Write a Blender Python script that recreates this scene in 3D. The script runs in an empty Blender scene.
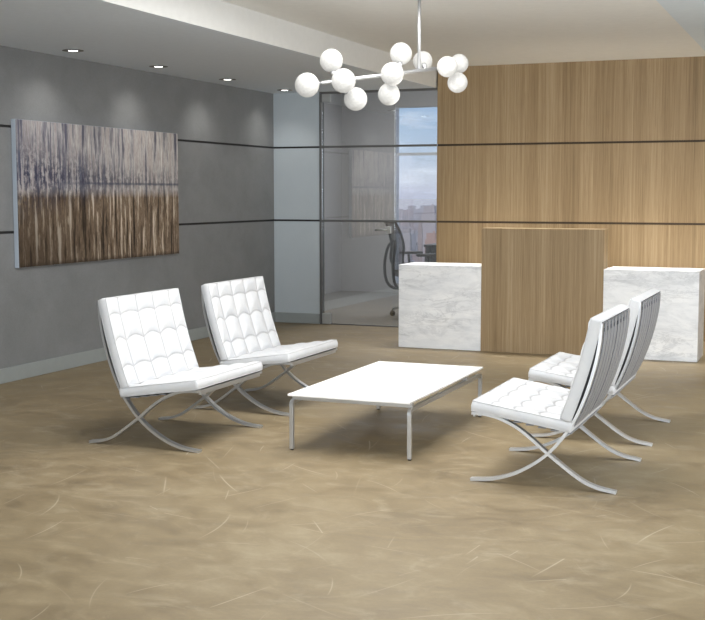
import bpy, bmesh, math, random
from math import sin, cos, pi, atan, radians
from mathutils import Vector, Matrix
random.seed(7)
S = bpy.context.scene
COL = S.collection

# ------------------------------------------------------------------ helpers
def srgb(r, g, b):
    f = lambda c: (c/255/12.92) if c/255 <= .04045 else ((c/255+.055)/1.055)**2.4
    return (f(r), f(g), f(b), 1)

class NT:
    """tiny node builder"""
    def __init__(s, name):
        s.m = bpy.data.materials.new(name); s.m.use_nodes = True
        s.t = s.m.node_tree; s.t.nodes.clear()
    def n(s, typ, **kw):
        nd = s.t.nodes.new(typ)
        ins = kw.pop('ins', {})
        for k, v in kw.items(): setattr(nd, k, v)
        for k, v in ins.items(): s.put(nd.inputs[k], v)
        return nd
    def put(s, sock, v):
        if isinstance(v, bpy.types.NodeSocket): s.t.links.new(v, sock)
        elif isinstance(v, bpy.types.Node): s.t.links.new(v.outputs[0], sock)
        else: sock.default_value = v
    def math(s, op, a, b=0., c=0., clamp=False):
        return s.n('ShaderNodeMath', operation=op, use_clamp=clamp, ins={0: a, 1: b, 2: c}).outputs[0]
    def vmath(s, op, a, b=(0, 0, 0)):
        return s.n('ShaderNodeVectorMath', operation=op, ins={0: a, 1: b}).outputs[0]
    def coord(s, which='Object', scale=(1, 1, 1), loc=(0, 0, 0), rot=(0, 0, 0)):
        tc = s.n('ShaderNodeTexCoord').outputs[which]
        return s.n('ShaderNodeMapping', ins={'Vector': tc, 'Scale': scale, 'Location': loc, 'Rotation': rot}).outputs[0]
    def noise(s, vec, scale=1., detail=4., rough=.55, dist=0.):
        return s.n('ShaderNodeTexNoise', ins={'Vector': vec, 'Scale': scale, 'Detail': detail, 'Roughness': rough, 'Distortion': dist}).outputs[0]
    def ramp(s, fac, stops):
        r = s.n('ShaderNodeValToRGB', ins={0: fac}); e = r.color_ramp.elements
        while len(e) < len(stops): e.new(.5)
        for k, (p, c) in enumerate(stops): e[k].position = p; e[k].color = c if len(c) == 4 else (*c, 1)
        return r.outputs[0]
    def rng(s, v, a, b, c=0., d=1., smooth=False):
        return s.n('ShaderNodeMapRange', interpolation_type='SMOOTHSTEP' if smooth else 'LINEAR', ins={0: v, 1: a, 2: b, 3: c, 4: d}).outputs[0]
    def mix(s, f, a, b, mode='MIX'):
        nd = s.n('ShaderNodeMix', data_type='RGBA', blend_type=mode)
        s.put(nd.inputs[0], f); s.put(nd.inputs[6], a); s.put(nd.inputs[7], b)
        return nd.outputs[2]
    def bsdf(s, **kw):
        return s.n('ShaderNodeBsdfPrincipled', ins={k.replace('_', ' '): v for k, v in kw.items()})
    def bump(s, h, strength=.2, dist=.01):
        return s.n('ShaderNodeBump', ins={'Height': h, 'Strength': strength, 'Distance': dist}).outputs[0]
    def out(s, sh):
        o = s.n('ShaderNodeOutputMaterial'); s.put(o.inputs[0], sh); return s.m

def plain(name, col, rough=.5, metal=0., spec=.5, var=.04):
    t = NT(name)
    n = t.noise(t.coord(), 18, 3)
    c = t.mix(t.rng(n, .3, .7, 0, var), col, (0, 0, 0, 1))
    b = t.bsdf(Base_Color=c, Roughness=rough, Metallic=metal); b.inputs['Specular IOR Level'].default_value = spec
    return t.out(b)

def link(name, bm, mats, parent=None, smooth=False):
    me = bpy.data.meshes.new(name); bm.normal_update(); bm.to_mesh(me); bm.free()
    for m in (mats if isinstance(mats, (list, tuple)) else [mats]): me.materials.append(m)
    if smooth:
        for p in me.polygons: p.use_smooth = True
    o = bpy.data.objects.new(name, me); COL.objects.link(o)
    if parent: o.parent = parent
    return o

def thing(name, label, cat, loc=(0, 0, 0), rz=0, group=None):
    o = bpy.data.objects.new(name, None); COL.objects.link(o); o.empty_display_size = .1
    o.location = loc; o.rotation_euler = (0, 0, rz)
    tag(o, label, cat, group); return o
def tag(o, label, cat, group=None):
    o['label'] = label; o['category'] = cat
    if group: o['group'] = group
    return o
def struct(name, bm, mats, parent=None, smooth=False):
    o = link(name, bm, mats, parent, smooth)
    if not parent: o['kind'] = 'structure'
    return o
def dup(root, loc, rz, label):
    r = root.copy(); COL.objects.link(r); r.location = loc; r.rotation_euler = (0, 0, rz); r['label'] = label
    def rec(src, dst):
        for ch in list(src.children):
            c = ch.copy(); COL.objects.link(c); c.parent = dst; rec(ch, c)
    rec(root, r)
    return r

def box(bm, a, b, mi=0, bev=0, seg=2):
    x0, y0, z0 = a; x1, y1, z1 = b
    vs = [bm.verts.new(p) for p in ((x0, y0, z0), (x1, y0, z0), (x1, y1, z0), (x0, y1, z0), (x0, y0, z1), (x1, y0, z1), (x1, y1, z1), (x0, y1, z1))]
    fs = [bm.faces.new([vs[i] for i in q]) for q in ((0, 3, 2, 1), (4, 5, 6, 7), (0, 1, 5, 4), (1, 2, 6, 5), (2, 3, 7, 6), (3, 0, 4, 7))]
    for f in fs: f.material_index = mi
    if bev:
        es = list({e for f in fs for e in f.edges})
        r = bmesh.ops.bevel(bm, geom=es, offset=bev, segments=seg, profile=.5, affect='EDGES')
        for f in r['faces']: f.material_index = mi
    return fs
def B(*boxes, bev=0):
    bm = bmesh.new()
    for bx in boxes: box(bm, bx[0], bx[1], bx[2] if len(bx) > 2 else 0, bev)
    return bm

def catmull(pts, n=8):
    out = []
    P = [Vector(p) for p in pts]; P = [2*P[0]-P[1]] + P + [2*P[-1]-P[-2]]
    for i in range(1, len(P)-2):
        p0, p1, p2, p3 = P[i-1:i+3]
        for k in range(n):
            t = k/n
            out.append(.5*((2*p1)+(p2-p0)*t+(2*p0-5*p1+4*p2-p3)*t*t+(3*p1-p0-3*p2+p3)*t**3))
    out.append(P[-2]); return out

def sweep_xz(bm, pts, t, y0, y1, off=0., bev=0):
    """flat bar following a profile in the x-z plane, thickness t, from y0 to y1"""
    n = len(pts); rings = []
    for i, p in enumerate(pts):
        d = (pts[min(i+1, n-1)] - pts[max(i-1, 0)]).normalized(); nn = Vector((-d.z, 0, d.x))
        a = p + nn*(off+t/2); b = p + nn*(off-t/2)
        rings.append([bm.verts.new((a.x, y0, a.z)), bm.verts.new((a.x, y1, a.z)), bm.verts.new((b.x, y1, b.z)), bm.verts.new((b.x, y0, b.z))])
    for r, q in zip(rings, rings[1:]):
        for k in range(4): bm.faces.new([r[k], r[(k+1) % 4], q[(k+1) % 4], q[k]])
    bm.faces.new(rings[0][::-1]); bm.faces.new(rings[-1])
    bmesh.ops.recalc_face_normals(bm, faces=bm.faces)
    return bm

def tube(bm, pts, r, n=10, mi=0, cap=True):
    pts = [Vector(p) for p in pts]; rings = []; prev = None
    for i, p in enumerate(pts):
        d = (pts[min(i+1, len(pts)-1)]-pts[max(i-1, 0)]).normalized()
        ref = prev if prev else (Vector((0, 0, 1)) if abs(d.z) < .9 else Vector((1, 0, 0)))
        u = (ref - d*ref.dot(d)).normalized(); v = d.cross(u); prev = u
        rr = r[i] if isinstance(r, (list, tuple)) else r
        rings.append([bm.verts.new(p+u*rr*cos(2*pi*k/n)+v*rr*sin(2*pi*k/n)) for k in range(n)])
    for a, b in zip(rings, rings[1:]):
        for k in range(n):
            f = bm.faces.new([a[k], a[(k+1) % n], b[(k+1) % n], b[k]]); f.material_index = mi
    if cap:
        bm.faces.new(rings[0][::-1]).material_index = mi; bm.faces.new(rings[-1]).material_index = mi
    return bm
def disc_lathe(bm, prof, c, n=24, mi=0):
    """lathe (r, z) profile about a vertical axis through c"""
    rings = [[bm.verts.new((c[0]+r*cos(2*pi*k/n), c[1]+r*sin(2*pi*k/n), c[2]+z)) for k in range(n)] for r, z in prof]
    for a, b in zip(rings, rings[1:]):
        for k in range(n):
            bm.faces.new([a[k], a[(k+1) % n], b[(k+1) % n], b[k]]).material_index = mi
    bm.faces.new(rings[0][::-1]); bm.faces.new(rings[-1])
    bmesh.ops.recalc_face_normals(bm, faces=bm.faces)
    return bm

# ------------------------------------------------------------------ materials
def mat_floor():
    t = NT('trowelled tan concrete')
    P = t.coord('Object')
    big = t.noise(P, .9, 5, .6, .4)
    mid = t.noise(t.coord('Object', (2.0, 2.9, 1)), 2.6, 6, .62, .8)
    fine = t.noise(P, 60, 3, .6)
    f = t.math('ADD', t.math('MULTIPLY', big, .5), t.math('MULTIPLY', mid, .5))
    base = t.ramp(f, [(.36, srgb(116, 102, 78)), (.46, srgb(132, 117, 91)), (.54, srgb(141, 126, 99)), (.66, srgb(156, 143, 117))])
    base = t.mix(t.rng(fine, .35, .65, 0, .10), base, srgb(96, 84, 64))
    # cloudy pale smears
    sm = t.rng(t.noise(t.coord('Object', (2.3, 3.6, 1), (3.1, 1.7, 0), (0, 0, .5)), 1.6, 7, .68, 1.2), .50, .72, 0, .40, True)
    base = t.mix(sm, base, srgb(166, 155, 132))
    # trowel scratches: in each random cell one thin bowed line
    scr = None
    for k, (sc, w, ln, amt) in enumerate(((1.9, .009, .36, .42), (3.3, .011, .34, .36), (2.4, .008, .40, .42))):
        pv = t.vmath('ADD', t.vmath('MULTIPLY', P, (sc, sc, 0)), (7.3*k, 3.9*k, 0))
        vo = t.n('ShaderNodeTexVoronoi', ins={'Vector': pv, 'Scale': 1., 'Randomness': 1.})
        d = t.vmath('SUBTRACT', pv, vo.outputs['Position'])
        sc3 = t.n('ShaderNodeSeparateColor', ins={0: vo.outputs['Color']})
        ro = t.n('ShaderNodeVectorRotate', rotation_type='Z_AXIS', ins={'Vector': d, 'Angle': t.math('MULTIPLY', sc3.outputs[0], 6.28)})
        s = t.n('ShaderNodeSeparateXYZ', ins={0: ro.outputs[0]})
        yy = t.math('ABSOLUTE', t.math('ADD', s.outputs[1], t.math('MULTIPLY', t.math('MULTIPLY', s.outputs[0], s.outputs[0]), t.math('MULTIPLY', t.math('SUBTRACT', sc3.outputs[2], .45), .8))))
        l1 = t.rng(yy, w*.35, w, 1, 0)
        l2 = t.rng(t.math('ABSOLUTE', s.outputs[0]), ln*.4, ln, 1, 0)
        m = t.math('MULTIPLY', t.math('MULTIPLY', l1, l2), t.math('MULTIPLY', t.rng(sc3.outputs[1], .25, .9), amt))
        scr = m if scr is None else t.math('MAXIMUM', scr, m)
    base = t.mix(scr, base, srgb(200, 190, 170))
    b = t.bsdf(Base_Color=base, Roughness=t.rng(mid, .3, .7, .42, .6), Normal=t.bump(fine, .05, .004))
    b.inputs['Specular IOR Level'].default_value = .32
    return t.out(b)

def mat_wood(name, k=1., seed=0., dark=0.):
    t = NT(name)
    broad = t.noise(t.coord('Object', (7, 7, .16), (seed, 0, 0)), 1, 3, .5)
    mid = t.noise(t.coord('Object', (40, 40, .55), (seed, 2, 0)), 1, 4, .6)
    fine = t.noise(t.coord('Object', (190, 190, 2.2), (seed, 5, 0)), 1, 4, .65)
    f = t.math('ADD', t.math('MULTIPLY', broad, .36), t.math('ADD', t.math('MULTIPLY', mid, .30), t.math('MULTIPLY', fine, .34)))
    c = t.ramp(f, [(.36, srgb(118, 98, 72)), (.45, srgb(139, 118, 88)), (.53, srgb(151, 130, 100)), (.64, srgb(168, 148, 118))])
    pores = t.rng(t.noise(t.coord('Object', (330, 330, 5), (seed, 9, 0)), 1, 2, .5), .60, .70, 0, .35)
    c = t.mix(pores, c, srgb(104, 82, 56))
    if dark: c = t.mix(dark, c, srgb(104, 92, 68))
    b = t.bsdf(Base_Color=c, Roughness=.5, Normal=t.bump(fine, .06, .003)); b.inputs['Specular IOR Level'].default_value = .3
    return t.out(b)

def mat_marble():
    t = NT('white veined marble')
    P = t.coord('Object', (.8, .8, 2.6), (0, 0, 0), (0, .25, 0))
    cloud = t.noise(P, 3.2, 6, .62, .6)
    v1 = t.noise(P, 2.3, 7, .62, 1.4)
    vein = t.rng(t.math('ABSOLUTE', t.math('SUBTRACT', v1, .5)), 0, .06, 1, 0, True)
    v2 = t.noise(t.coord('Object', (1.3, 1.3, 3.4), (4, 2, 1), (0, .3, 0)), 3.8, 7, .66, 1.0)
    vein2 = t.rng(t.math('ABSOLUTE', t.math('SUBTRACT', v2, .47)), 0, .03, 1, 0, True)
    gate = t.rng(t.noise(P, 1.7, 3), .42, .62)
    c = t.ramp(cloud, [(.3, srgb(206, 209, 213)), (.5, srgb(230, 232, 235)), (.7, srgb(243, 244, 245))])
    c = t.mix(t.math('MULTIPLY', t.math('MULTIPLY', vein, gate), .24), c, srgb(138, 142, 148))
    c = t.mix(t.math('MULTIPLY', vein2, t.math('MULTIPLY', gate, .3)), c, srgb(150, 154, 160))
    b = t.bsdf(Base_Color=c, Roughness=.35); b.inputs['Specular IOR Level'].default_value = .35
    return t.out(b)

def mat_plaster(name, a, b_, rough=.75, scale=3.):
    t = NT(name)
    big = t.noise(t.coord(), scale, 6, .62, .4); fine = t.noise(t.coord(), 120, 3)
    c = t.mix(t.rng(big, .3, .7), a, b_)
    c = t.mix(t.rng(fine, .3, .7, 0, .10), c, (0, 0, 0, 1))
    b = t.bsdf(Base_Color=c, Roughness=rough, Normal=t.bump(fine, .05, .002)); b.inputs['Specular IOR Level'].default_value = .25
    return t.out(b)

def mat_leather():
    t = NT('white leather')
    n = t.noise(t.coord('Object'), 150, 3); w = t.noise(t.coord('Object'), 14, 4, .6, .5)
    c = t.mix(t.rng(w, .3, .7), srgb(200, 203, 208), srgb(209, 210, 212))
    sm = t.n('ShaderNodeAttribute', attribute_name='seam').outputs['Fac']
    c = t.mix(t.math('MULTIPLY', sm, .75), c, srgb(140, 140, 144))  # grey seam lines, with crease shade painted into the leather colour
    b = t.bsdf(Base_Color=c, Roughness=.5, Normal=t.bump(t.math('ADD', t.math('MULTIPLY', n, .2), w), .10, .006)); b.inputs['Specular IOR Level'].default_value = .3
    return t.out(b)

def mat_metal(name, col, rough):
    t = NT(name)
    n = t.noise(t.coord('Object', (1, 1, 1)), 30, 3)
    b = t.bsdf(Base_Color=col, Metallic=.85, Roughness=t.rng(n, .3, .7, rough, rough+.04))
    return t.out(b)

def mat_globe():
    t = NT('lit frosted crackle globe')
    n = t.noise(t.coord('Object'), 45, 5, .65, .8)
    st = t.math('MULTIPLY', t.rng(n, .3, .7, .74, 1.26), 1.0)
    b = t.bsdf(Base_Color=srgb(150, 150, 148), Roughness=.25)
    t.put(b.inputs['Emission Color'], (1, .985, .95, 1)); t.put(b.inputs['Emission Strength'], t.math('MULTIPLY', st, .30))
    return t.out(b)

def mat_emit(name, col, st):
    t = NT(name)
    n = t.noise(t.coord('Object'), 20, 2)
    e = t.n('ShaderNodeEmission', ins={0: col, 1: t.rng(n, 0, 1, st*.95, st*1.05)})
    return t.out(e)

def mat_glass(name, tint, refl):
    t = NT(name)
    n = t.noise(t.coord('Object'), 2, 2)
    tr = t.n('ShaderNodeBsdfTransparent', ins={0: tint})
    gl = t.n('ShaderNodeBsdfGlossy', ins={0: (.92, .94, .96, 1), 1: t.rng(n, 0, 1, .015, .03)})
    mx = t.n('ShaderNodeMixShader', ins={0: refl}); t.put(mx.inputs[1], tr.outputs[0]); t.put(mx.inputs[2], gl.outputs[0])
    return t.out(mx)

def mat_painting():
    """object coords: y runs along the wall (0..1 scaled below), z up; streaky abstract with a dark horizon"""
    t = NT('abstract streaked paint')
    g = t.n('ShaderNodeTexCoord').outputs['Generated']
    s = t.n('ShaderNodeSeparateXYZ', ins={0: g}); Y = s.outputs[1]; Z = s.outputs[2]
    str1 = t.noise(t.coord('Generated', (1, 26, .9)), 1, 5, .65)
    str2 = t.noise(t.coord('Generated', (1, 62, 2.6), (0, 3, 1)), 1, 5, .7)
    drip = t.noise(t.coord('Generated', (1, 60, 1.3), (0, 9, 4)), 1, 4, .7)
    spl = t.noise(t.coord('Generated', (1, 55, 20), (0, 1, 2)), 1, 4, .7)
    f = t.math('ADD', t.math('MULTIPLY', str1, .55), t.math('MULTIPLY', str2, .45))
    up = t.ramp(f, [(.42, srgb(92, 90, 104)), (.465, srgb(152, 149, 152)), (.50, srgb(206, 203, 200)), (.53, srgb(170, 158, 154)), (.60, srgb(228, 226, 222))])
    low = t.ramp(f, [(.42, srgb(40, 32, 26)), (.465, srgb(98, 82, 66)), (.495, srgb(140, 122, 104)), (.52, srgb(92, 74, 56)), (.545, srgb(180, 164, 144)), (.59, srgb(212, 202, 188))])
    low = t.mix(t.rng(t.math('ADD', Y, t.math('MULTIPLY', Z, .6)), .1, .8, .72, 0), low, srgb(44, 32, 20))
    zj = t.math('ADD', Z, t.math('MULTIPLY', t.math('SUBTRACT', str2, .5), .16))
    c = t.mix(t.rng(zj, .47, .54), low, up)
    # blue-black band and drips, heavier at the near (left) end
    reach = t.rng(Y, 0, .6, .36, .14)
    dz = t.math('ABSOLUTE', t.math('SUBTRACT', Z, t.rng(Y, 0, .5, .64, .60)))
    band = t.rng(t.math('DIVIDE', dz, reach), .1, 1, 1, 0)
    ink = t.math('MULTIPLY', band, t.rng(t.math('ADD', t.math('MULTIPLY', drip, .6), t.math('MULTIPLY', spl, .4)), .46, .53, 0, 1))
    c = t.mix(t.math('MULTIPLY', ink, t.rng(Y, .1, .9, 1, .55)), c, srgb(26, 30, 56))
    hz = t.rng(t.math('ABSOLUTE', t.math('SUBTRACT', t.math('ADD', Z, t.math('MULTIPLY', str2, .02)), .588)), .003, .014, .75, 0)
    c = t.mix(t.math('MULTIPLY', t.math('MULTIPLY', hz, t.rng(Y, .15, .4)), t.rng(str1, .35, .55, .4, 1)), c, srgb(54, 62, 84))
    c = t.mix(t.math('MULTIPLY', t.rng(Z, .48, .56), t.rng(Y, 0, .9, .38, .06)), c, srgb(92, 94, 116))
    # thin dark posts standing on the horizon
    post = t.math('MULTIPLY', t.math('MULTIPLY', t.rng(t.noise(t.coord('Generated', (1, 34, .01), (0, 21, 0)), 1, 2), .60, .64), t.rng(Z, .60, .61)), t.rng(Z, .76, .86, 1, 0))
    c = t.mix(t.math('MULTIPLY', post, .6), c, srgb(66, 74, 98))
    foot = t.rng(t.math('ADD', Z, t.math('MULTIPLY', spl, .05)), .035, .06, .6, 0)
    c = t.mix(foot, c, srgb(40, 30, 20))
    b = t.bsdf(Base_Color=c, Roughness=.6, Normal=t.bump(str2, .25, .01)); b.inputs['Specular IOR Level'].default_value = .3
    return t.out(b)

M = dict(
    floor=mat_floor(), wood=mat_wood('pale oak veneer', 1, 0), wood2=mat_wood('darker oak veneer', 1, 13.7, .03),  # second oak: other grain offset, mixed slightly darker
    marble=mat_marble(), leather=mat_leather(),
    greywall=mat_plaster('charcoal grey plaster', srgb(126, 128, 130), srgb(136, 138, 140)),
    bluewall=mat_plaster('cool grey panel', srgb(188, 198, 205), srgb(195, 204, 210), .6, 2.),
    groove=plain('dark groove', srgb(38, 38, 40), .7), woodgroove=plain('dark brown groove', srgb(62, 48, 34), .7),
    base=plain('pale grey baseboard paint', srgb(150, 156, 156), .5),
    soffit=plain('soffit paint', srgb(212, 220, 229), .8, 0, .2), ceil=plain('ceiling paint', srgb(226, 226, 223), .8, 0, .2),
    ceil2=plain('cool white ceiling panel', srgb(212, 222, 230), .8, 0, .2), fascia=plain('soffit fascia paint', srgb(216, 217, 216), .8, 0, .2),
    white=plain('white lacquer', srgb(250, 250, 250), .35, 0, .4, .01),
    chrome=mat_metal('polished steel', srgb(204, 206, 209), .33), chrome2=mat_metal('brushed steel', srgb(200, 202, 205), .34),
    strap=plain('pale grey leather strap', srgb(138, 141, 147), .4), gap_shade=plain('painted gap shade', srgb(84, 86, 90), .8), seam=plain('stitched seam', srgb(196, 197, 200), .6),
    globe=mat_globe(), lens=mat_emit('downlight lens', (1, .97, .92, 1), 6.), ring=plain('downlight trim', srgb(110, 110, 108), .4),
    glass=mat_glass('clear partition glass', (.97, .98, .99, 1), .21), glass2=mat_glass('window glass', (.93, .95, .97, 1), .05),
    dkmetal=plain('dark bronze metal', srgb(96, 96, 96), .4), satin=plain('satin metal', srgb(176, 178, 178), .35, .3),
    black=plain('black plastic', srgb(30, 30, 31), .5), desk=plain('dark table laminate', srgb(58, 55, 52), .5),
    canvas=plain('pale canvas edge', srgb(178, 188, 200), .7), paint=mat_painting(),
    offwall=plain('office wall paint', srgb(168, 168, 168), .8, 0, .2), shell=plain('light grey wall paint', srgb(200, 200, 198), .8, 0, .2),
    offfloor=plain('grey office carpet', srgb(120, 118, 114), .8),
    mull=plain('pale window mullion', srgb(190, 194, 198), .5),
)
def mat_mesh():
    t = NT('black mesh fabric')
    br = t.n('ShaderNodeTexWave', wave_type='BANDS', bands_direction='DIAGONAL', ins={'Vector': t.coord('Object'), 'Scale': 40.}).outputs[0]
    tr = t.n('ShaderNodeBsdfTransparent'); d = t.bsdf(Base_Color=srgb(40, 40, 42), Roughness=.7)
    mx = t.n('ShaderNodeMixShader', ins={0: t.rng(br, 0, 1, .5, .85)}); t.put(mx.inputs[1], tr.outputs[0]); t.put(mx.inputs[2], d.outputs[0])
    return t.out(mx)
M['mesh'] = mat_mesh()

# ------------------------------------------------------------------ setting
XW, YB = -5.395, 11.05            # left wall face, back (glass) plane
ZS, ZC = 2.337, 2.53             # soffit and main ceiling heights
G1, G2, GH = 1.790, 1.052, .019  # groove heights
XS = -3.655                      # soffit edge
XR, YF = 3.2, -3.2               # right wall, wall behind the camera

struct('floor', B(((XW-.3, YF-.2, -.12), (XR+.2, YB, 0))), M['floor'])
def panelled(axis, face, depth, a, b, top, z0=0.):
    """three flat panels with dark recessed grooves between them"""
    bm = bmesh.new()
    zs = [(z0, G2-GH/2), (G2+GH/2, G1-GH/2), (G1+GH/2, top)]
    for lo, hi in zs:
        if axis == 'x': box(bm, (face-depth, a, lo), (face, b, hi), 0)
        else: box(bm, (a, face, lo), (b, face+depth, hi), 0)
    if axis == 'x': box(bm, (face-depth-.1, a, z0), (face-depth+.008, b, top), 1)
    else: box(bm, (a, face+depth-.008, z0), (b, face+depth+.1, top), 1)
    return bm
struct('wall_left', panelled('x', XW, .02, YF, YB+.15, ZS+.15), [M['greywall'], M['groove']])
struct('wall_back', panelled('y', YB, .02, XW, -4.885, ZS+.15), [M['bluewall'], M['groove']])
struct('wall_reception', panelled('y', YB, .02, -3.64, XR+.1, ZC+.1), [M['wood'], M['woodgroove']])
struct('wall_right', B(((XR, YF, 0), (XR+.12, YB, ZC+.1))), M['shell'])
struct('wall_front', B(((XW, YF-.12, 0), (XR, YF, ZC+.1))), M['shell'])
struct('baseboard_left', B(((XW, YF, 0), (XW+.014, YB, .104)), bev=.003), M['base'])
struct('baseboard_back', B(((XW+.014, YB-.014, 0), (-4.885, YB, .104)), bev=.003), M['base'])
# ceilings: low soffit on the left, raised centre, cooler panel on the right
bm = B(((XW-.12, YF, ZS), (XS, YB+.12, ZC+.3), 0))
for f in bm.faces:
    if abs(f.calc_center_median().x-XS) < 1e-4: f.material_index = 1
struct('ceiling_soffit', bm, [M['soffit'], M['fascia']])
struct('ceiling', B(((XS, YF, ZC), (-1.12, YB+.12, ZC+.12))), M['ceil'])
struct('ceiling_panel', B(((-1.12, YF, ZC-.004), (XR+.12, YB+.12, ZC+.12))), M['ceil2'])

# glass front of the office: pivot door, fixed pane, transom bars, post and head
XJ = -4.085
def glass_pane(name, a, b, parent): return link(name, B(((a, YB+.012, .012), (b, YB+.022, ZS-.022))), M['glass'], parent)
door = thing('door_1', 'frameless glass pivot door between the cool grey panel and the fixed pane', 'door', (0, 0, 0)); door['kind'] = 'structure'
glass_pane('glass_panel', -4.86, XJ-.004, door)
link('pivot_fitting', B(((-4.86, YB+.002, .004), (-4.765, YB+.032, .112)), bev=.003), M['satin'], door)
link('pivot_fitting', B(((-4.86, YB+.002, ZS-.10), (-4.765, YB+.032, ZS-.022)), bev=.003), M['satin'], door)
bm = B(((XJ-.085, YB-.006, .93), (XJ-.03, YB+.012, 1.00)), bev=.003)
hd = link('lock_plate', bm, M['satin'], door)
bm = bmesh.new(); tube(bm, [(XJ-.055, YB-.006, .965), (XJ-.055, YB-.045, .965), (XJ-.075, YB-.055, .965), (XJ-.175, YB-.055, .965)], .009, 10)
link('handle', bm, M['satin'], door, True)
win = thing('window_1', 'fixed glass pane between the glass door and the oak wall', 'glass partition'); win['kind'] = 'structure'
glass_pane('glass_panel', XJ+.004, -3.642, win)
struct('trim_1', B(((-4.882, YB-.006, 0), (-4.864, YB+.045, ZS))), M['dkmetal'])
struct('trim_2', B(((-4.862, YB-.004, ZS-.022), (-3.642, YB+.04, ZS))), M['dkmetal'])
for k, z in enumerate((G1, G2)):
    struct('trim_%d' % (k+3), B(((-4.862, YB-.006, z-GH*.55), (-3.642, YB+.006, z+GH*.55))), M['dkmetal'])
struct('trim_5', B(((-4.862, YB+.005, 0), (-3.642, YB+.03, .010))), M['dkmetal'])

# the office beyond the glass
YO = 15.0
struct('floor_office', B(((-9, YB, -.12), (-2.5, YO+.1, -.001))), M['offfloor'])
struct('ceiling_office', B(((-9, YB+.15, 2.9), (-2.5, YO+.1, 3.0))), M['soffit'])
struct('wall_office_far', B(((-9, YO, 0), (-5.54, YO+.12, 2.95)), ((-5.54, YO, 2.46), (-2.9, YO+.12, 2.95)), ((-5.54, YO, 0), (-2.9, YO+.12, .12)), ((-2.9, YO, 0), (-2.5, YO+.12, 2.95))), M['offwall'])
struct('wall_office_left', B(((-6.4, YB+.17, 0), (-6.3, YO, 2.95))), M['offwall'])
struct('wall_office_right', B(((-2.6, YB+.17, 0), (-2.5, YO, 2.95))), M['offwall'])
struct('wall_office_front', B(((-9, YB+.13, ZS), (-2.5, YB+.17, 2.95)), ((-9, YB+.13, 0), (-5.46, YB+.17, ZS))), M['offwall'])
w2 = thing('window_2', 'tall office window looking out over the city', 'window'); w2['kind'] = 'structure'
link('pane', B(((-5.515, YO+.05, .12), (-2.9, YO+.058, 2.46))), M['glass2'], w2)
link('frame', B(((-5.54, YO-.01, .12), (-5.515, YO+.12, 2.46)), ((-2.94, YO-.01, .12), (-2.9, YO+.12, 2.46))), M['mull'], w2)
link('mullion', B(((-5.515, YO+.02, 1.83), (-2.94, YO+.09, 1.865))), M['mull'], w2)

# ------------------------------------------------------------------ lounge chairs
# profile: u from the front foot (0) towards the back, z up, measured from the photo
PA = [(.0, .006), (.115, .020), (.235, .066), (.36, .156), (.46, .285), (.52, .415), (.562, .555), (.583, .67), (.588, .755)]
PB = [(.003, .317), (.07, .315), (.138, .300), (.218, .264), (.288, .215), (.36, .156), (.497, .058), (.578, .022), (.668, .006)]
W2 = .3675
def prof(pts, n=8): return catmull([(u-.335, 0, z) for u, z in pts], n)

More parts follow.
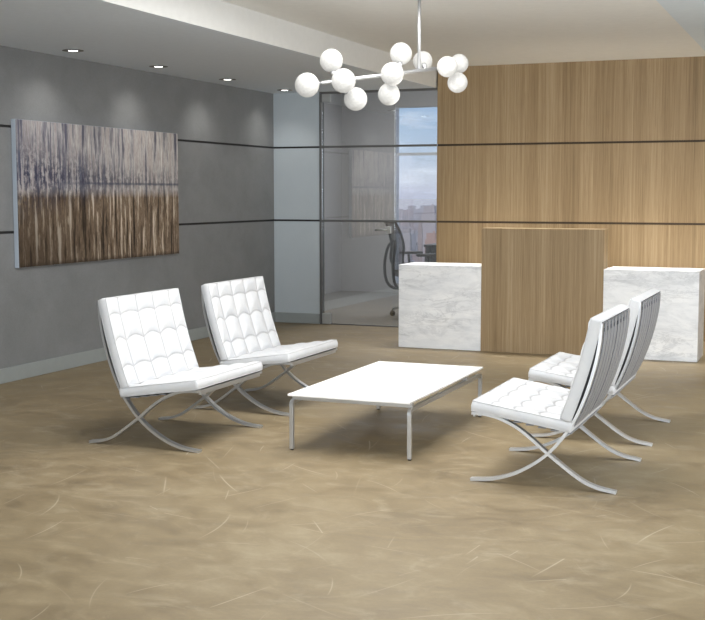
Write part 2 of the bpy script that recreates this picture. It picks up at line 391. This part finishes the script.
def cushion(name, o, d, L, nrm, T, parent, cells_u, cells_v, scallop, depth, bow=0.):
    """tufted pad: o = rear/bottom start (u,z), d = direction, L = length, nrm = outward normal, T = thickness"""
    NU, NV = 96, 130
    def cell(s, br):
        for a, b in zip(br, br[1:]):
            if s <= b + 1e-9: return a, b
    def lob(s, br):
        a, b = cell(s, br); t = (s-a)/(b-a)
        if a == 0: return sin(pi*(.5+.5*t))**.62 if t < 1 else 0.
        if b == 1: return sin(pi*(.5*t))**.62
        return sin(pi*t)**.62
    def top(a, b):
        edge = min(1, min(a, 1-a)*L/.035, min(b, 1-b)*2*W2/.035); edge = sin(edge*pi/2)
        ic, jc = cell(b, cells_v)
        tb = (b-ic)/(jc-ic)
        aw = min(1, max(0, a + scallop*sin(pi*tb)*sin(pi*a)))      # seams sag between the buttons
        la, lb = max(0., lob(aw, cells_u)), max(0., lob(b, cells_v))
        h = depth*(-.5 + min(la, lb)*.6 + la*lb*.4)
        return T + edge*h + .004*edge
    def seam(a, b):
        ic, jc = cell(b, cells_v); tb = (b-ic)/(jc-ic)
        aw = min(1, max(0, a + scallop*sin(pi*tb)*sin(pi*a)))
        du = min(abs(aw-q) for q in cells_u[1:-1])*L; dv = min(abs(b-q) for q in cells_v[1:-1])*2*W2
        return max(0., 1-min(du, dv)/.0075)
    O = Vector((o[0]-.335, 0, o[1])); D = Vector((d[0], 0, d[1])); N = Vector((nrm[0], 0, nrm[1]))
    bm = bmesh.new()
    g = [[bm.verts.new(O + D*(L*i/NU) + Vector((0, -W2+2*W2*j/NV, 0)) + N*top(i/NU, j/NV)) for j in range(NV+1)] for i in range(NU+1)]
    bt = [[None]*(NV+1) for _ in range(NU+1)]
    ring = [(i, 0) for i in range(NU)] + [(NU, j) for j in range(NV)] + [(i, NV) for i in range(NU, 0, -1)] + [(0, j) for j in range(NV, 0, -1)]
    for i in range(NU):
        for j in range(NV): bm.faces.new([g[i][j], g[i+1][j], g[i+1][j+1], g[i][j+1]])
    prev = [g[i][j] for i, j in ring]
    cen = O + D*L/2 + N*T/2
    for hfrac, push in ((.85, .004), (.5, .007), (.15, .004), (0, 0)):
        cur = []
        for (i, j) in ring:
            p = O + D*(L*i/NU) + Vector((0, -W2+2*W2*j/NV, 0)) + N*(T*hfrac)
            ou = (D*((i == NU)-(i == 0)) + Vector((0, (j == NV)-(j == 0), 0)))
            if ou.length > 0: p += ou.normalized()*push
            cur.append(bm.verts.new(p))
        n = len(ring)
        for k in range(n): bm.faces.new([prev[k], prev[(k+1) % n], cur[(k+1) % n], cur[k]])
        prev = cur
    bm.faces.new(prev).material_index = 1  # rear face coloured dark: painted shade for the gaps between straps
    for v in bm.verts: v.co -= N*bow*sin(pi*min(1, max(0, (v.co-O).dot(D)/L)))
    bmesh.ops.recalc_face_normals(bm, faces=bm.faces)
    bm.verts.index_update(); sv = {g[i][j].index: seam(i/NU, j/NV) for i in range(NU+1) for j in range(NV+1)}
    c = link(name, bm, [M['leather'], M['gap_shade']], parent, True)
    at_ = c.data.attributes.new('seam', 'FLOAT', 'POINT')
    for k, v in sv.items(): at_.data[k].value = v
    for zf in (1.0, .04):      # piping along the upper and lower rims
        bm = bmesh.new()
        q = [(0, -W2), (L, -W2), (L, W2), (0, W2)]; pts = []
        for k in range(4):
            a, b = q[k], q[(k+1) % 4]
            for s in range(8):
                t = s/8; pts.append(O + D*(a[0]+(b[0]-a[0])*t) + Vector((0, a[1]+(b[1]-a[1])*t, 0)) + N*T*zf)
        pts = [v - N*bow*sin(pi*min(1, max(0, (v-O).dot(D)/L))) for v in pts]
        pts.append(pts[0]); tube(bm, pts, .0032, 6, cap=False)
        link('piping', bm, M['seam'] if zf > .5 else M['leather'], c, True)
    return c

def make_chair(label, loc, rz):
    t = thing('lounge_chair', label, 'chair', loc, rz, 'white tufted lounge chairs around the low table')
    pa, pb = prof(PA), prof(PB)
    for s in (-1, 1):
        y0, y1 = (s*W2, s*(W2-.034)); y0, y1 = min(y0, y1), max(y0, y1)
        bm = bmesh.new(); sweep_xz(bm, pa, .0135, y0, y1); link('leg', bm, M['chrome'], t)
        bm = bmesh.new(); sweep_xz(bm, pb, .0135, y0+.0005, y1-.0005); link('leg', bm, M['chrome'], t)
    # cross rails: top of the back, foot of the back, front of the seat
    for u, z in ((.586, .742), (.452, .262), (.008, .309)):
        x = u-.335
        link('cross_rail', B(((x-.006, -W2+.03, z-.012), (x+.006, W2-.03, z+.012)), bev=.002), M['chrome'], t)
    # leather straps of the back: long strips that follow the curve of the frame
    sp = [p for p in prof(PA, 10) if p.z > .272]
    for k in range(8):
        yc = -.284 + .568*k/7 + (.008 if k > 3 else -.008)
        bm = bmesh.new()
        cut = len(sp)-6
        sweep_xz(bm, sp[:cut+1], .004, yc-.034, yc+.034, -.0095)
        sweep_xz(bm, sp[cut:], .004, yc-.022, yc+.022, -.0095)
        link('back_strap', bm, M['strap'], t)
    # straps under the seat, side to side
    for k in range(8):
        u = .045 + .40*k/7; z = .327-.1491*u-.004
        link('seat_strap', B(((u-.335-.019, -W2+.012, z-.005), (u-.335+.019, W2-.012, z)), bev=.001), M['strap'], t)
    br_v = [0, .15, .385, .615, .85, 1]
    sd = Vector((.456, -.068)).normalized(); sn = (-sd.y, sd.x)
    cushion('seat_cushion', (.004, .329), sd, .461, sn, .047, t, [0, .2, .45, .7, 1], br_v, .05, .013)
    bd = Vector((.128, .452)).normalized(); bn = (-bd.y, bd.x)
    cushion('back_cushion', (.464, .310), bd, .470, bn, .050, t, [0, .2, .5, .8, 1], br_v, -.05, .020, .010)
    return t
c0 = make_chair('white tufted lounge chair nearest the camera on the painting side of the low table', (-3.331, 5.610, 0), pi)
dup(c0, (-3.331, 6.702, 0), pi, 'white tufted lounge chair nearest the glass office, on the painting side of the low table')
dup(c0, (-1.208, 5.570, 0), 0, 'white lounge chair with strapped back turned to us, nearest the camera on the right')
dup(c0, (-1.208, 6.655, 0), 0, 'white lounge chair on the right nearest the marble desk, half hidden behind another chair')

# ------------------------------------------------------------------ coffee table
tb = thing('coffee_table', 'low rectangular white table with slim square steel frame between the four chairs', 'table', (-2.268, 6.125, 0))
hx, hy, s = .333, .635, .0102
link('tabletop', B(((-hx, -.655, .2865), (hx, .655, .297)), bev=.0018), M['white'], tb)
for sx in (-1, 1):
    xo = sx*(hx-s)
    # side rail bends round into the legs at both ends
    pts = [(0, -hy+s, .228)] + [(0, -hy+s+.022*(1-cos(a)), .2315+.022*sin(a)) for a in (0.3, .7, 1.1, pi/2)]
    pts = pts + [(0, -p[1], p[2]) for p in reversed(pts)]
    bm = bmesh.new(); rings = []
    for i, p in enumerate(pts):
        d = (Vector(pts[min(i+1, len(pts)-1)])-Vector(pts[max(i-1, 0)])).normalized(); nn = Vector((0, -d.z, d.y))
        rings.append([bm.verts.new(Vector((xo+a*s, 0, 0))+Vector(p)+nn*b*s) for a, b in ((-1, -1), (1, -1), (1, 1), (-1, 1))])
    for r, q in zip(rings, rings[1:]):
        for k in range(4): bm.faces.new([r[k], r[(k+1) % 4], q[(k+1) % 4], q[k]])
    bm.faces.new(rings[0][::-1]); bm.faces.new(rings[-1]); bmesh.ops.recalc_face_normals(bm, faces=bm.faces)
    link('side_rail', bm, M['chrome2'], tb)
    for sy in (-1, 1):
        yo = sy*(hy-s)
        lg = link('leg', B(((xo-s, yo-s, .006), (xo+s, yo+s, .229)), bev=.0015), M['chrome2'], tb)
        bm = bmesh.new(); disc_lathe(bm, [(.008, 0), (.0085, .003), (.008, .007)], (xo, yo, 0), 14); link('glide', bm, M['black'], lg)
for sy, oy in ((-1, -.045), (1, -.29)):
    yo = sy*(hy+oy)
    link('cross_bar', B(((-hx+.004, yo-.014, .260), (hx-.004, yo+.014, .2863)), bev=.0015), M['chrome2'], tb)

# ------------------------------------------------------------------ reception desk
dk = thing('reception_desk', 'reception desk with raised oak centre block between two white marble wings', 'desk', (-2.26, 9.83, 0))
def local(a, b): return tuple(p-q for p, q in zip(a, (-2.26, 9.83, 0))), tuple(p-q for p, q in zip(b, (-2.26, 9.83, 0)))
link('oak_front', B(local((-2.776, 9.632, 0), (-1.756, 9.81, 1.037)), bev=.002), M['wood2'], dk)
mw = link('marble_wing', B(local((-3.512, 9.63, 0), (-2.777, 10.04, .716)), bev=.003), M['marble'], dk)
mw = link('marble_wing', B(local((-1.755, 9.63, 0), (-1.008, 10.06, .716)), bev=.003), M['marble'], dk)
link('worktop', B(local((-2.775, 9.812, .66), (-1.757, 10.3, .69)), bev=.003), M['white'], dk)

# ------------------------------------------------------------------ painting on the left wall
pt = thing('painting', 'large frameless abstract canvas, grey over brown with inky horizon, on grey wall', 'painting', (XW, 8.03, 1.325))
Y0, Y1, Z0, Z1 = 6.872-8.03, 9.072-8.03, .799-1.325, 1.842-1.325
link('canvas_edge', B(((.001, Y0, Z0), (.038, Y1, Z1)), bev=.003), M['canvas'], pt)
link('painted_face', B(((.0382, Y0+.002, Z0+.002), (.042, Y1-.002, Z1-.002))), M['paint'], pt)

# ------------------------------------------------------------------ downlights in the soffit
dl_lab = ('recessed downlight nearest the camera in the soffit, above the left half of the painting',
          'recessed downlight in the soffit above the right end of the painting',
          'recessed downlight in the soffit between the painting and the room corner',
          'recessed downlight in the soffit close to the cool grey panel')
d0 = None
DY = (7.21, 8.36, 9.52, 10.70)
for k, y in enumerate(DY):
    if d0 is None:
        d0 = thing('recessed_downlight', dl_lab[k], 'ceiling light', (-5.10, y, ZS), 0, 'downlights along the grey wall')
        bm = bmesh.new(); disc_lathe(bm, [(.037, 0), (.075, -.001), (.076, -.004), (.050, -.0065), (.037, -.0035)], (0, 0, 0), 28); link('trim_ring', bm, M['ring'], d0, True)
        bm = bmesh.new(); disc_lathe(bm, [(.036, -.001), (.033, -.0045)], (0, 0, 0), 28); link('lens', bm, M['lens'], d0)
    else: dup(d0, (-5.10, y, ZS), 0, dl_lab[k])

# ------------------------------------------------------------------ camera
F, H, HOR, VX = 1190., 1.32, 194., 842.
pitch = atan((310-HOR)/F); yaw = atan((VX-352.5)/(F/cos(pitch)))
cd = bpy.data.cameras.new('camera'); cam = bpy.data.objects.new('camera', cd); COL.objects.link(cam)
cam.location = (0, 0, H); cam.rotation_euler = (pi/2-pitch, 0, yaw)
cd.sensor_fit = 'HORIZONTAL'; cd.sensor_width = 36; cd.lens = F/705*36; cd.clip_end = 60000; cd.clip_start = .05
S.camera = cam
fw = Vector((-sin(yaw)*cos(pitch), cos(yaw)*cos(pitch), -sin(pitch))); rt = Vector((cos(yaw), sin(yaw), 0)); up = rt.cross(fw)
def at(px, py, d): return Vector((0, 0, H)) + (fw + rt*((px-352.5)/F) + up*((310-py)/F))*d   # reading a photo point at depth d (metres)

# ------------------------------------------------------------------ chandelier (built around its hanging point)
dep = lambda px: 6.95 + (px-307)/153*.5
hang = at(419, 69.5, dep(419)); hang_c = Vector((hang.x, hang.y, ZC))
ch = thing('chandelier', 'branching chandelier of eleven lit white glass globes on slim steel bar', 'chandelier', hang_c)
L = lambda v: v-hang_c
bmx = bmesh.new(); tube(bmx, [L(hang)+Vector((0, 0, -.008)), L(hang_c)+Vector((0, 0, -.012))], .010, 12); link('stem', bmx, M['chrome2'], ch, True)
bmx = bmesh.new(); disc_lathe(bmx, [(.001, -.026), (.05, -.024), (.062, -.012), (.064, 0)], (0, 0, 0), 28); link('canopy', bmx, M['chrome2'], ch, True)
e0, e1 = at(321, 83, dep(321)), at(449, 67, dep(449))
bmx = bmesh.new(); tube(bmx, [L(e0), L(e1)], .0115, 12); link('bar', bmx, M['chrome2'], ch, True)
def onbar(px): 
    t = (px-321)/128; return e0.lerp(e1, t)
hubs = {'A': onbar(334), 'B': onbar(397), 'D': onbar(424), 'C': onbar(449), 'E': e0}
for h in ('A', 'B', 'C'):
    bmx = bmesh.new(); bmesh.ops.create_uvsphere(bmx, u_segments=16, v_segments=10, radius=.017, matrix=Matrix.Translation(L(hubs[h]))); link('hub', bmx, M['chrome2'], ch, True)
GL = [(307.1, 85, 12.2, 0, 'E'), (331.4, 60.7, 11.6, .02, 'A'), (343.5, 80.7, 12.1, -.10, 'A'), (355.6, 99, 11.6, .0, 'A'),
      (392.3, 73.9, 11.6, -.10, 'B'), (400.9, 53.7, 11.0, .03, 'B'), (389, 94.2, 11.0, .03, 'B'), (422.7, 61, 9.8, .10, 'D'),
      (447.3, 66.7, 10.4, -.10, 'C'), (458.9, 63.7, 9.6, .05, 'C'), (457.5, 82.6, 10.1, 0, 'C')]
for px, py, r, dd, h in GL:
    d = dep(px)+dd; c = at(px, py, d); R = r*d/F
    bmx = bmesh.new(); bmesh.ops.create_uvsphere(bmx, u_segments=32, v_segments=20, radius=R)
    g = link('globe', bmx, M['globe'], ch, True); g.location = L(c)
    v = (c-hubs[h])
    if v.length > R+.004:
        a = hubs[h]; b = c - v.normalized()*(R*.93)
        bmx = bmesh.new(); tube(bmx, [L(a), L(a.lerp(b, .6)), L(a.lerp(b, .62)), L(b)], [.0065, .0065, .015, .017], 12); link('socket', bmx, M['chrome2'], ch, True)

# ------------------------------------------------------------------ task chair and table behind the glass
def make_task_chair():
    t = thing('office_chair', 'black mesh task chair behind the glass, beside a dark table', 'chair', (-4.20, 12.2, 0), radians(38))
    # local: +x is the way the sitter faces
    bm = bmesh.new()
    for k in range(5):
        a = 2*pi*k/5+.3
        tube(bm, [(0.02*cos(a), .02*sin(a), .13), (.16*cos(a), .16*sin(a), .105), (.30*cos(a), .30*sin(a), .075)], [.022, .018, .013], 8)
    link('base', bm, M['satin'], t, True)
    for k in range(5):
        a = 2*pi*k/5+.3
        bm = bmesh.new(); cx, cy = .30*cos(a), .30*sin(a)
        for o in (-.016, .016): tube(bm, [(cx-sin(a)*(o-.009), cy+cos(a)*(o-.009), .03), (cx-sin(a)*(o+.009), cy+cos(a)*(o+.009), .03)], .0295, 14)
        tube(bm, [(cx, cy, .045), (cx, cy, .08)], .008, 8)
        link('caster', bm, M['black'], t, True)
    bm = bmesh.new(); tube(bm, [(0, 0, .12), (0, 0, .41)], [.028, .024], 14); link('gas_column', bm, M['black'], t, True)
    bm = bmesh.new(); box(bm, (-.24, -.24, .42), (.25, .24, .49), 0, .03, 3); link('seat', bm, M['black'], t, True)
    cur = catmull([(-.23, 0, .50), (-.27, 0, .62), (-.26, 0, .76), (-.29, 0, .90), (-.34, 0, 1.02)], 6)
    bm = bmesh.new(); rows = []
    for i, p in enumerate(cur):
        f = i/(len(cur)-1); w = .20+.03*sin(pi*f)-.03*f
        rows.append([bm.verts.new((p.x-.05*(1-(k/4-1)**2)+.0, w*(k/4-1), p.z)) for k in range(9)])
    for a, b in zip(rows, rows[1:]):
        for k in range(8): bm.faces.new([a[k], a[k+1], b[k+1], b[k]])
    edge = [r[0].co.copy() for r in rows] + [v.co.copy() for v in rows[-1][1:]] + [r[-1].co.copy() for r in reversed(rows[:-1])] + [v.co.copy() for v in reversed(rows[0][1:-1])]
    bk = link('backrest', bm, M['mesh'], t, True)
    bm = bmesh.new(); tube(bm, edge+[edge[0]], .014, 8, cap=False); link('back_frame', bm, M['black'], bk, True)
    # lumbar yoke: a loop carrying the back from under the seat
    for s_ in (-1, 1):
        bm = bmesh.new(); tube(bm, catmull([(-.05, s_*.05, .40), (-.22, s_*.10, .30), (-.33, s_*.14, .36), (-.36, s_*.15, .55), (-.33, s_*.13, .74), (-.30, s_*.03, .82)], 6), .016, 8); link('back_support', bm, M['black'], t, True)
        bm = bmesh.new(); tube(bm, [(-.02, s_*.24, .44), (-.02, s_*.29, .47), (-.04, s_*.29, .66)], .014, 8); ar = link('armrest', bm, M['black'], t, True)
        bm = bmesh.new(); box(bm, (-.14, s_*.29-.04, .66), (.12, s_*.29+.04, .69), 0, .012, 3); link('arm_pad', bm, M['black'], ar, True)
    return t
make_task_chair()
ot = thing('office_table', 'dark office table behind the glass in front of the window', 'table', (-3.75, 13.2, 0))
link('tabletop', B(((-.62, -.40, .72), (.62, .55, .75)), bev=.004), M['desk'], ot)
link('modesty_panel', B(((-.56, -.33, .3), (.56, -.31, .72))), M['desk'], ot)
for sx in (-1, 1):
    for yy in (-.36, .5): link('leg', B(((sx*.58-.025, yy-.025, 0), (sx*.58+.025, yy+.025, .72)), bev=.003), M['black'], ot)

# ------------------------------------------------------------------ city outside, far below
def mat_city():
    t = NT('hazy city masonry')
    a = t.n('ShaderNodeVertexColor', layer_name='Col').outputs[0]
    br = t.n('ShaderNodeTexBrick', ins={'Vector': t.coord('Object', (.16, .16, .22), (0, 0, 0), (pi/2, 0, 0)), 'Color1': (1, 1, 1, 1), 'Color2': (.75, .75, .78, 1), 'Mortar': (.55, .55, .58, 1), 'Scale': 1., 'Mortar Size': .12}).outputs[0]
    c = t.mix(.75, a, t.mix(1, a, br, 'MULTIPLY'))
    b = t.bsdf(Base_Color=c, Roughness=.9); b.inputs['Specular IOR Level'].default_value = .1
    return t.out(b)
MC = mat_city()
ZG = -130.
def city_mesh(boxes):
    bm = bmesh.new(); lay = bm.loops.layers.float_color.new('Col')
    for (c, w, dpt, h, rz, col) in boxes:
        fs = box(bm, (-w/2, -dpt/2, 0), (w/2, dpt/2, h))
        vs = {v for f in fs for v in f.verts}
        mt = Matrix.Translation(c) @ Matrix.Rotation(rz, 4, 'Z')
        for v in vs: v.co = mt @ v.co
        for f in fs:
            for lp in f.loops: lp[lay] = (*col[:3], 1)
    return bm
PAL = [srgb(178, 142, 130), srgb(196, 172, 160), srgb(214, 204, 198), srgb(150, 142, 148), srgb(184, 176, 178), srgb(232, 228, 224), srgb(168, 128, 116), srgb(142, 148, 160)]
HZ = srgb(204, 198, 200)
TS = ((429.5, 207, 2000), (420.5, 222, 1700), (432, 233, 1500), (407, 229, 1600)); TW = [at(a, 194, d) for a, b, d in TS]
bx = []
def ground_mat():
    t = NT('hazy city ground')
    s_ = t.n('ShaderNodeSeparateXYZ', ins={0: t.coord('Object')})
    n = t.noise(t.coord('Object', (.004, .004, .004)), 1, 5)
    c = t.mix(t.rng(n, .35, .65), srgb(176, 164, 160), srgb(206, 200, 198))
    c = t.mix(t.rng(s_.outputs[1], 1500, 9000), c, srgb(212, 204, 200))  # distance haze mixed into the ground colour
    b = t.bsdf(Base_Color=c, Roughness=.95); b.inputs['Specular IOR Level'].default_value = .05
    return t.out(b)
for k in range(3600):
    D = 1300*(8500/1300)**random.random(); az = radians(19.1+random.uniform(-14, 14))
    f = min(1, .25+(D/8500)**.7*.75); c = random.choice(PAL); col = tuple(c[i]*(1-f)+HZ[i]*f for i in range(3))  # distance haze painted into each block's colour
    if any(abs(-sin(az)*D-q[0]) < 75 and abs(cos(az)*D-q[1]) < 75 for q in TW): continue
    w = random.uniform(9, 26)*(1+D/6000); h = random.uniform(10, 34)*(1 if random.random() < .9 else 2.0)
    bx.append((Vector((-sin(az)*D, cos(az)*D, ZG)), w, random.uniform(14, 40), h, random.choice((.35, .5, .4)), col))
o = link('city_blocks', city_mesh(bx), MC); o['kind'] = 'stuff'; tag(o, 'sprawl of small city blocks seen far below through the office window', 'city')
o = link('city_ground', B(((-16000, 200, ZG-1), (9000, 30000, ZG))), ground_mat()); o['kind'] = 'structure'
def tower(px, ytop, D, w, col, name, label):
    p = at(px, 194, D); ht = (H + (194-ytop)/F*D) - ZG
    b = [((Vector((0, 0, 0))), w, w*.8, ht*.9, .1, col), (Vector((0, 0, ht*.9)), w*.78, w*.6, ht*.1, .1, col), (Vector((w*.2, 0, ht)), w*.15, w*.15, ht*.03, .1, col)]
    t = link(name, city_mesh(b), MC); t.location = (p.x, p.y, ZG); tag(t, label, 'building'); return t
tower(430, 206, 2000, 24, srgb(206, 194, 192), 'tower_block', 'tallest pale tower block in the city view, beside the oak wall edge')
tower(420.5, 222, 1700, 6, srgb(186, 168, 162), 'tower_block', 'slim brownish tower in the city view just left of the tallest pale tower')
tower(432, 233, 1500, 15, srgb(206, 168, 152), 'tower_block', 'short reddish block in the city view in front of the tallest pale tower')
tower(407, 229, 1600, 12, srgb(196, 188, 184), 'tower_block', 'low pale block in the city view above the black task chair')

# ------------------------------------------------------------------ world and lamps
w = bpy.data.worlds.new('sky'); S.world = w; w.use_nodes = True; wt = w.node_tree; wt.nodes.clear()
N = wt.nodes.new; K = wt.links.new
tc = N('ShaderNodeTexCoord'); sx = N('ShaderNodeSeparateXYZ'); K(tc.outputs['Generated'], sx.inputs[0])
rp = N('ShaderNodeValToRGB'); K(sx.outputs[2], rp.inputs[0])
e = rp.color_ramp.elements
for p_ in (.25, .5, .75): e.new(p_)
for k, (p_, c_) in enumerate(((.0, srgb(182, 184, 200)), (.012, srgb(196, 200, 210)), (.035, srgb(176, 190, 206)), (.075, srgb(152, 178, 204)), (.5, srgb(146, 164, 196)))):
    e[k].position = p_; e[k].color = c_
mp = N('ShaderNodeMapping'); mp.inputs['Scale'].default_value = (22, 22, 120); K(tc.outputs['Generated'], mp.inputs[0])
nz = N('ShaderNodeTexNoise'); nz.inputs['Scale'].default_value = 1.; nz.inputs['Detail'].default_value = 6; K(mp.outputs[0], nz.inputs['Vector'])
mr = N('ShaderNodeMapRange'); mr.inputs[1].default_value = .5; mr.inputs[2].default_value = .72; mr.inputs[4].default_value = .6; K(nz.outputs[0], mr.inputs[0])
mx = N('ShaderNodeMix'); mx.data_type = 'RGBA'; K(mr.outputs[0], mx.inputs[0]); K(rp.outputs[0], mx.inputs[6]); mx.inputs[7].default_value = srgb(224, 226, 232)
bg = N('ShaderNodeBackground'); bg.inputs[1].default_value = 1.9; K(mx.outputs[2], bg.inputs[0])
wo = N('ShaderNodeOutputWorld'); K(bg.outputs[0], wo.inputs[0])

def lamp(name, typ, loc, energy, col=(1, 1, 1), target=None, **kw):
    l = bpy.data.lights.new(name, typ); l.energy = energy; l.color = col
    for k, v in kw.items(): setattr(l, k, v)
    o = bpy.data.objects.new(name, l); COL.objects.link(o); o.location = loc
    if target: o.rotation_euler = (Vector(target)-Vector(loc)).to_track_quat('-Z', 'Y').to_euler()
    return o
lamp('sun', 'SUN', (0, 0, 50), 3.2, (1, .94, .86), (60, 200, -120), angle=.02)
lamp('ceiling_lamp', 'AREA', (-2.2, 5.6, 2.50), 98, (1, .985, .96), (-2.2, 5.6, 0), shape='RECTANGLE', size=1.6, size_y=2.6)
lamp('front_top_fill', 'AREA', (-.6, 2.0, 2.48), 105, (1, .985, .95), (-.9, 2.6, 0), shape='RECTANGLE', size=3.4, size_y=2.6)  # added unseen area light overhead, brightens the foreground
lamp('front_fill', 'AREA', (-1.0, -2.9, 1.5), 275, (.86, .93, 1), (-2.2, 8, 1.2), shape='RECTANGLE', size=5.0, size_y=2.0)
lamp('side_fill', 'AREA', (2.9, 4.5, 1.5), 75, (.95, .98, 1), (-3, 6.5, 1.2), shape='RECTANGLE', size=5.0, size_y=1.8)
lamp('desk_strip_right', 'AREA', (-1.2, 10.35, .70), 9, (1, .90, .72), (-1.2, 10.95, 1.1), shape='RECTANGLE', size=1.9, size_y=.06)
lamp('desk_strip_left', 'AREA', (-3.1, 10.35, .70), 3.5, (1, .90, .72), (-3.1, 10.95, 1.1), shape='RECTANGLE', size=.7, size_y=.06)
lamp('ceiling_fill', 'AREA', (1.3, 6.5, .5), 125, (1, .985, .97), (-2.6, 7.5, 2.5), shape='RECTANGLE', size=2.0, size_y=4.0)  # added area light out of view, brightens the ceiling
lamp('desk_wash', 'AREA', (-2.1, 9.9, 2.48), 30, (1, .97, .92), (-2.1, 9.95, .7), shape='RECTANGLE', size=2.8, size_y=.2, spread=radians(75))  # added unseen area light, whitens the marble tops
lamp('office_lamp', 'AREA', (-4.6, 13.0, 2.85), 85, (1, .96, .91), (-4.6, 13.0, 0), shape='RECTANGLE', size=1.6, size_y=1.6)
for k, y in enumerate(DY):
    lamp('downlight_beam', 'SPOT', (-5.10, y, ZS-.03), 9, (1, .96, .9), (-5.30, y, 1.2), spot_size=radians(115), spot_blend=1., shadow_soft_size=.05)
lamp('chandelier_glow', 'POINT', (hang.x, hang.y, hang.z-.3), 6, (1, .97, .92), shadow_soft_size=.25)

S.view_settings.view_transform = 'Standard'; S.view_settings.look = 'None'; S.view_settings.exposure = 0; S.view_settings.gamma = 1
S.cycles.max_bounces = 8; S.cycles.transparent_max_bounces = 16
S.cycles.use_denoising = True
S.cycles.denoising_input_passes = 'RGB_ALBEDO_NORMAL'; S.cycles.denoising_prefilter = 'ACCURATE'
S.cycles.sample_clamp_indirect = 6
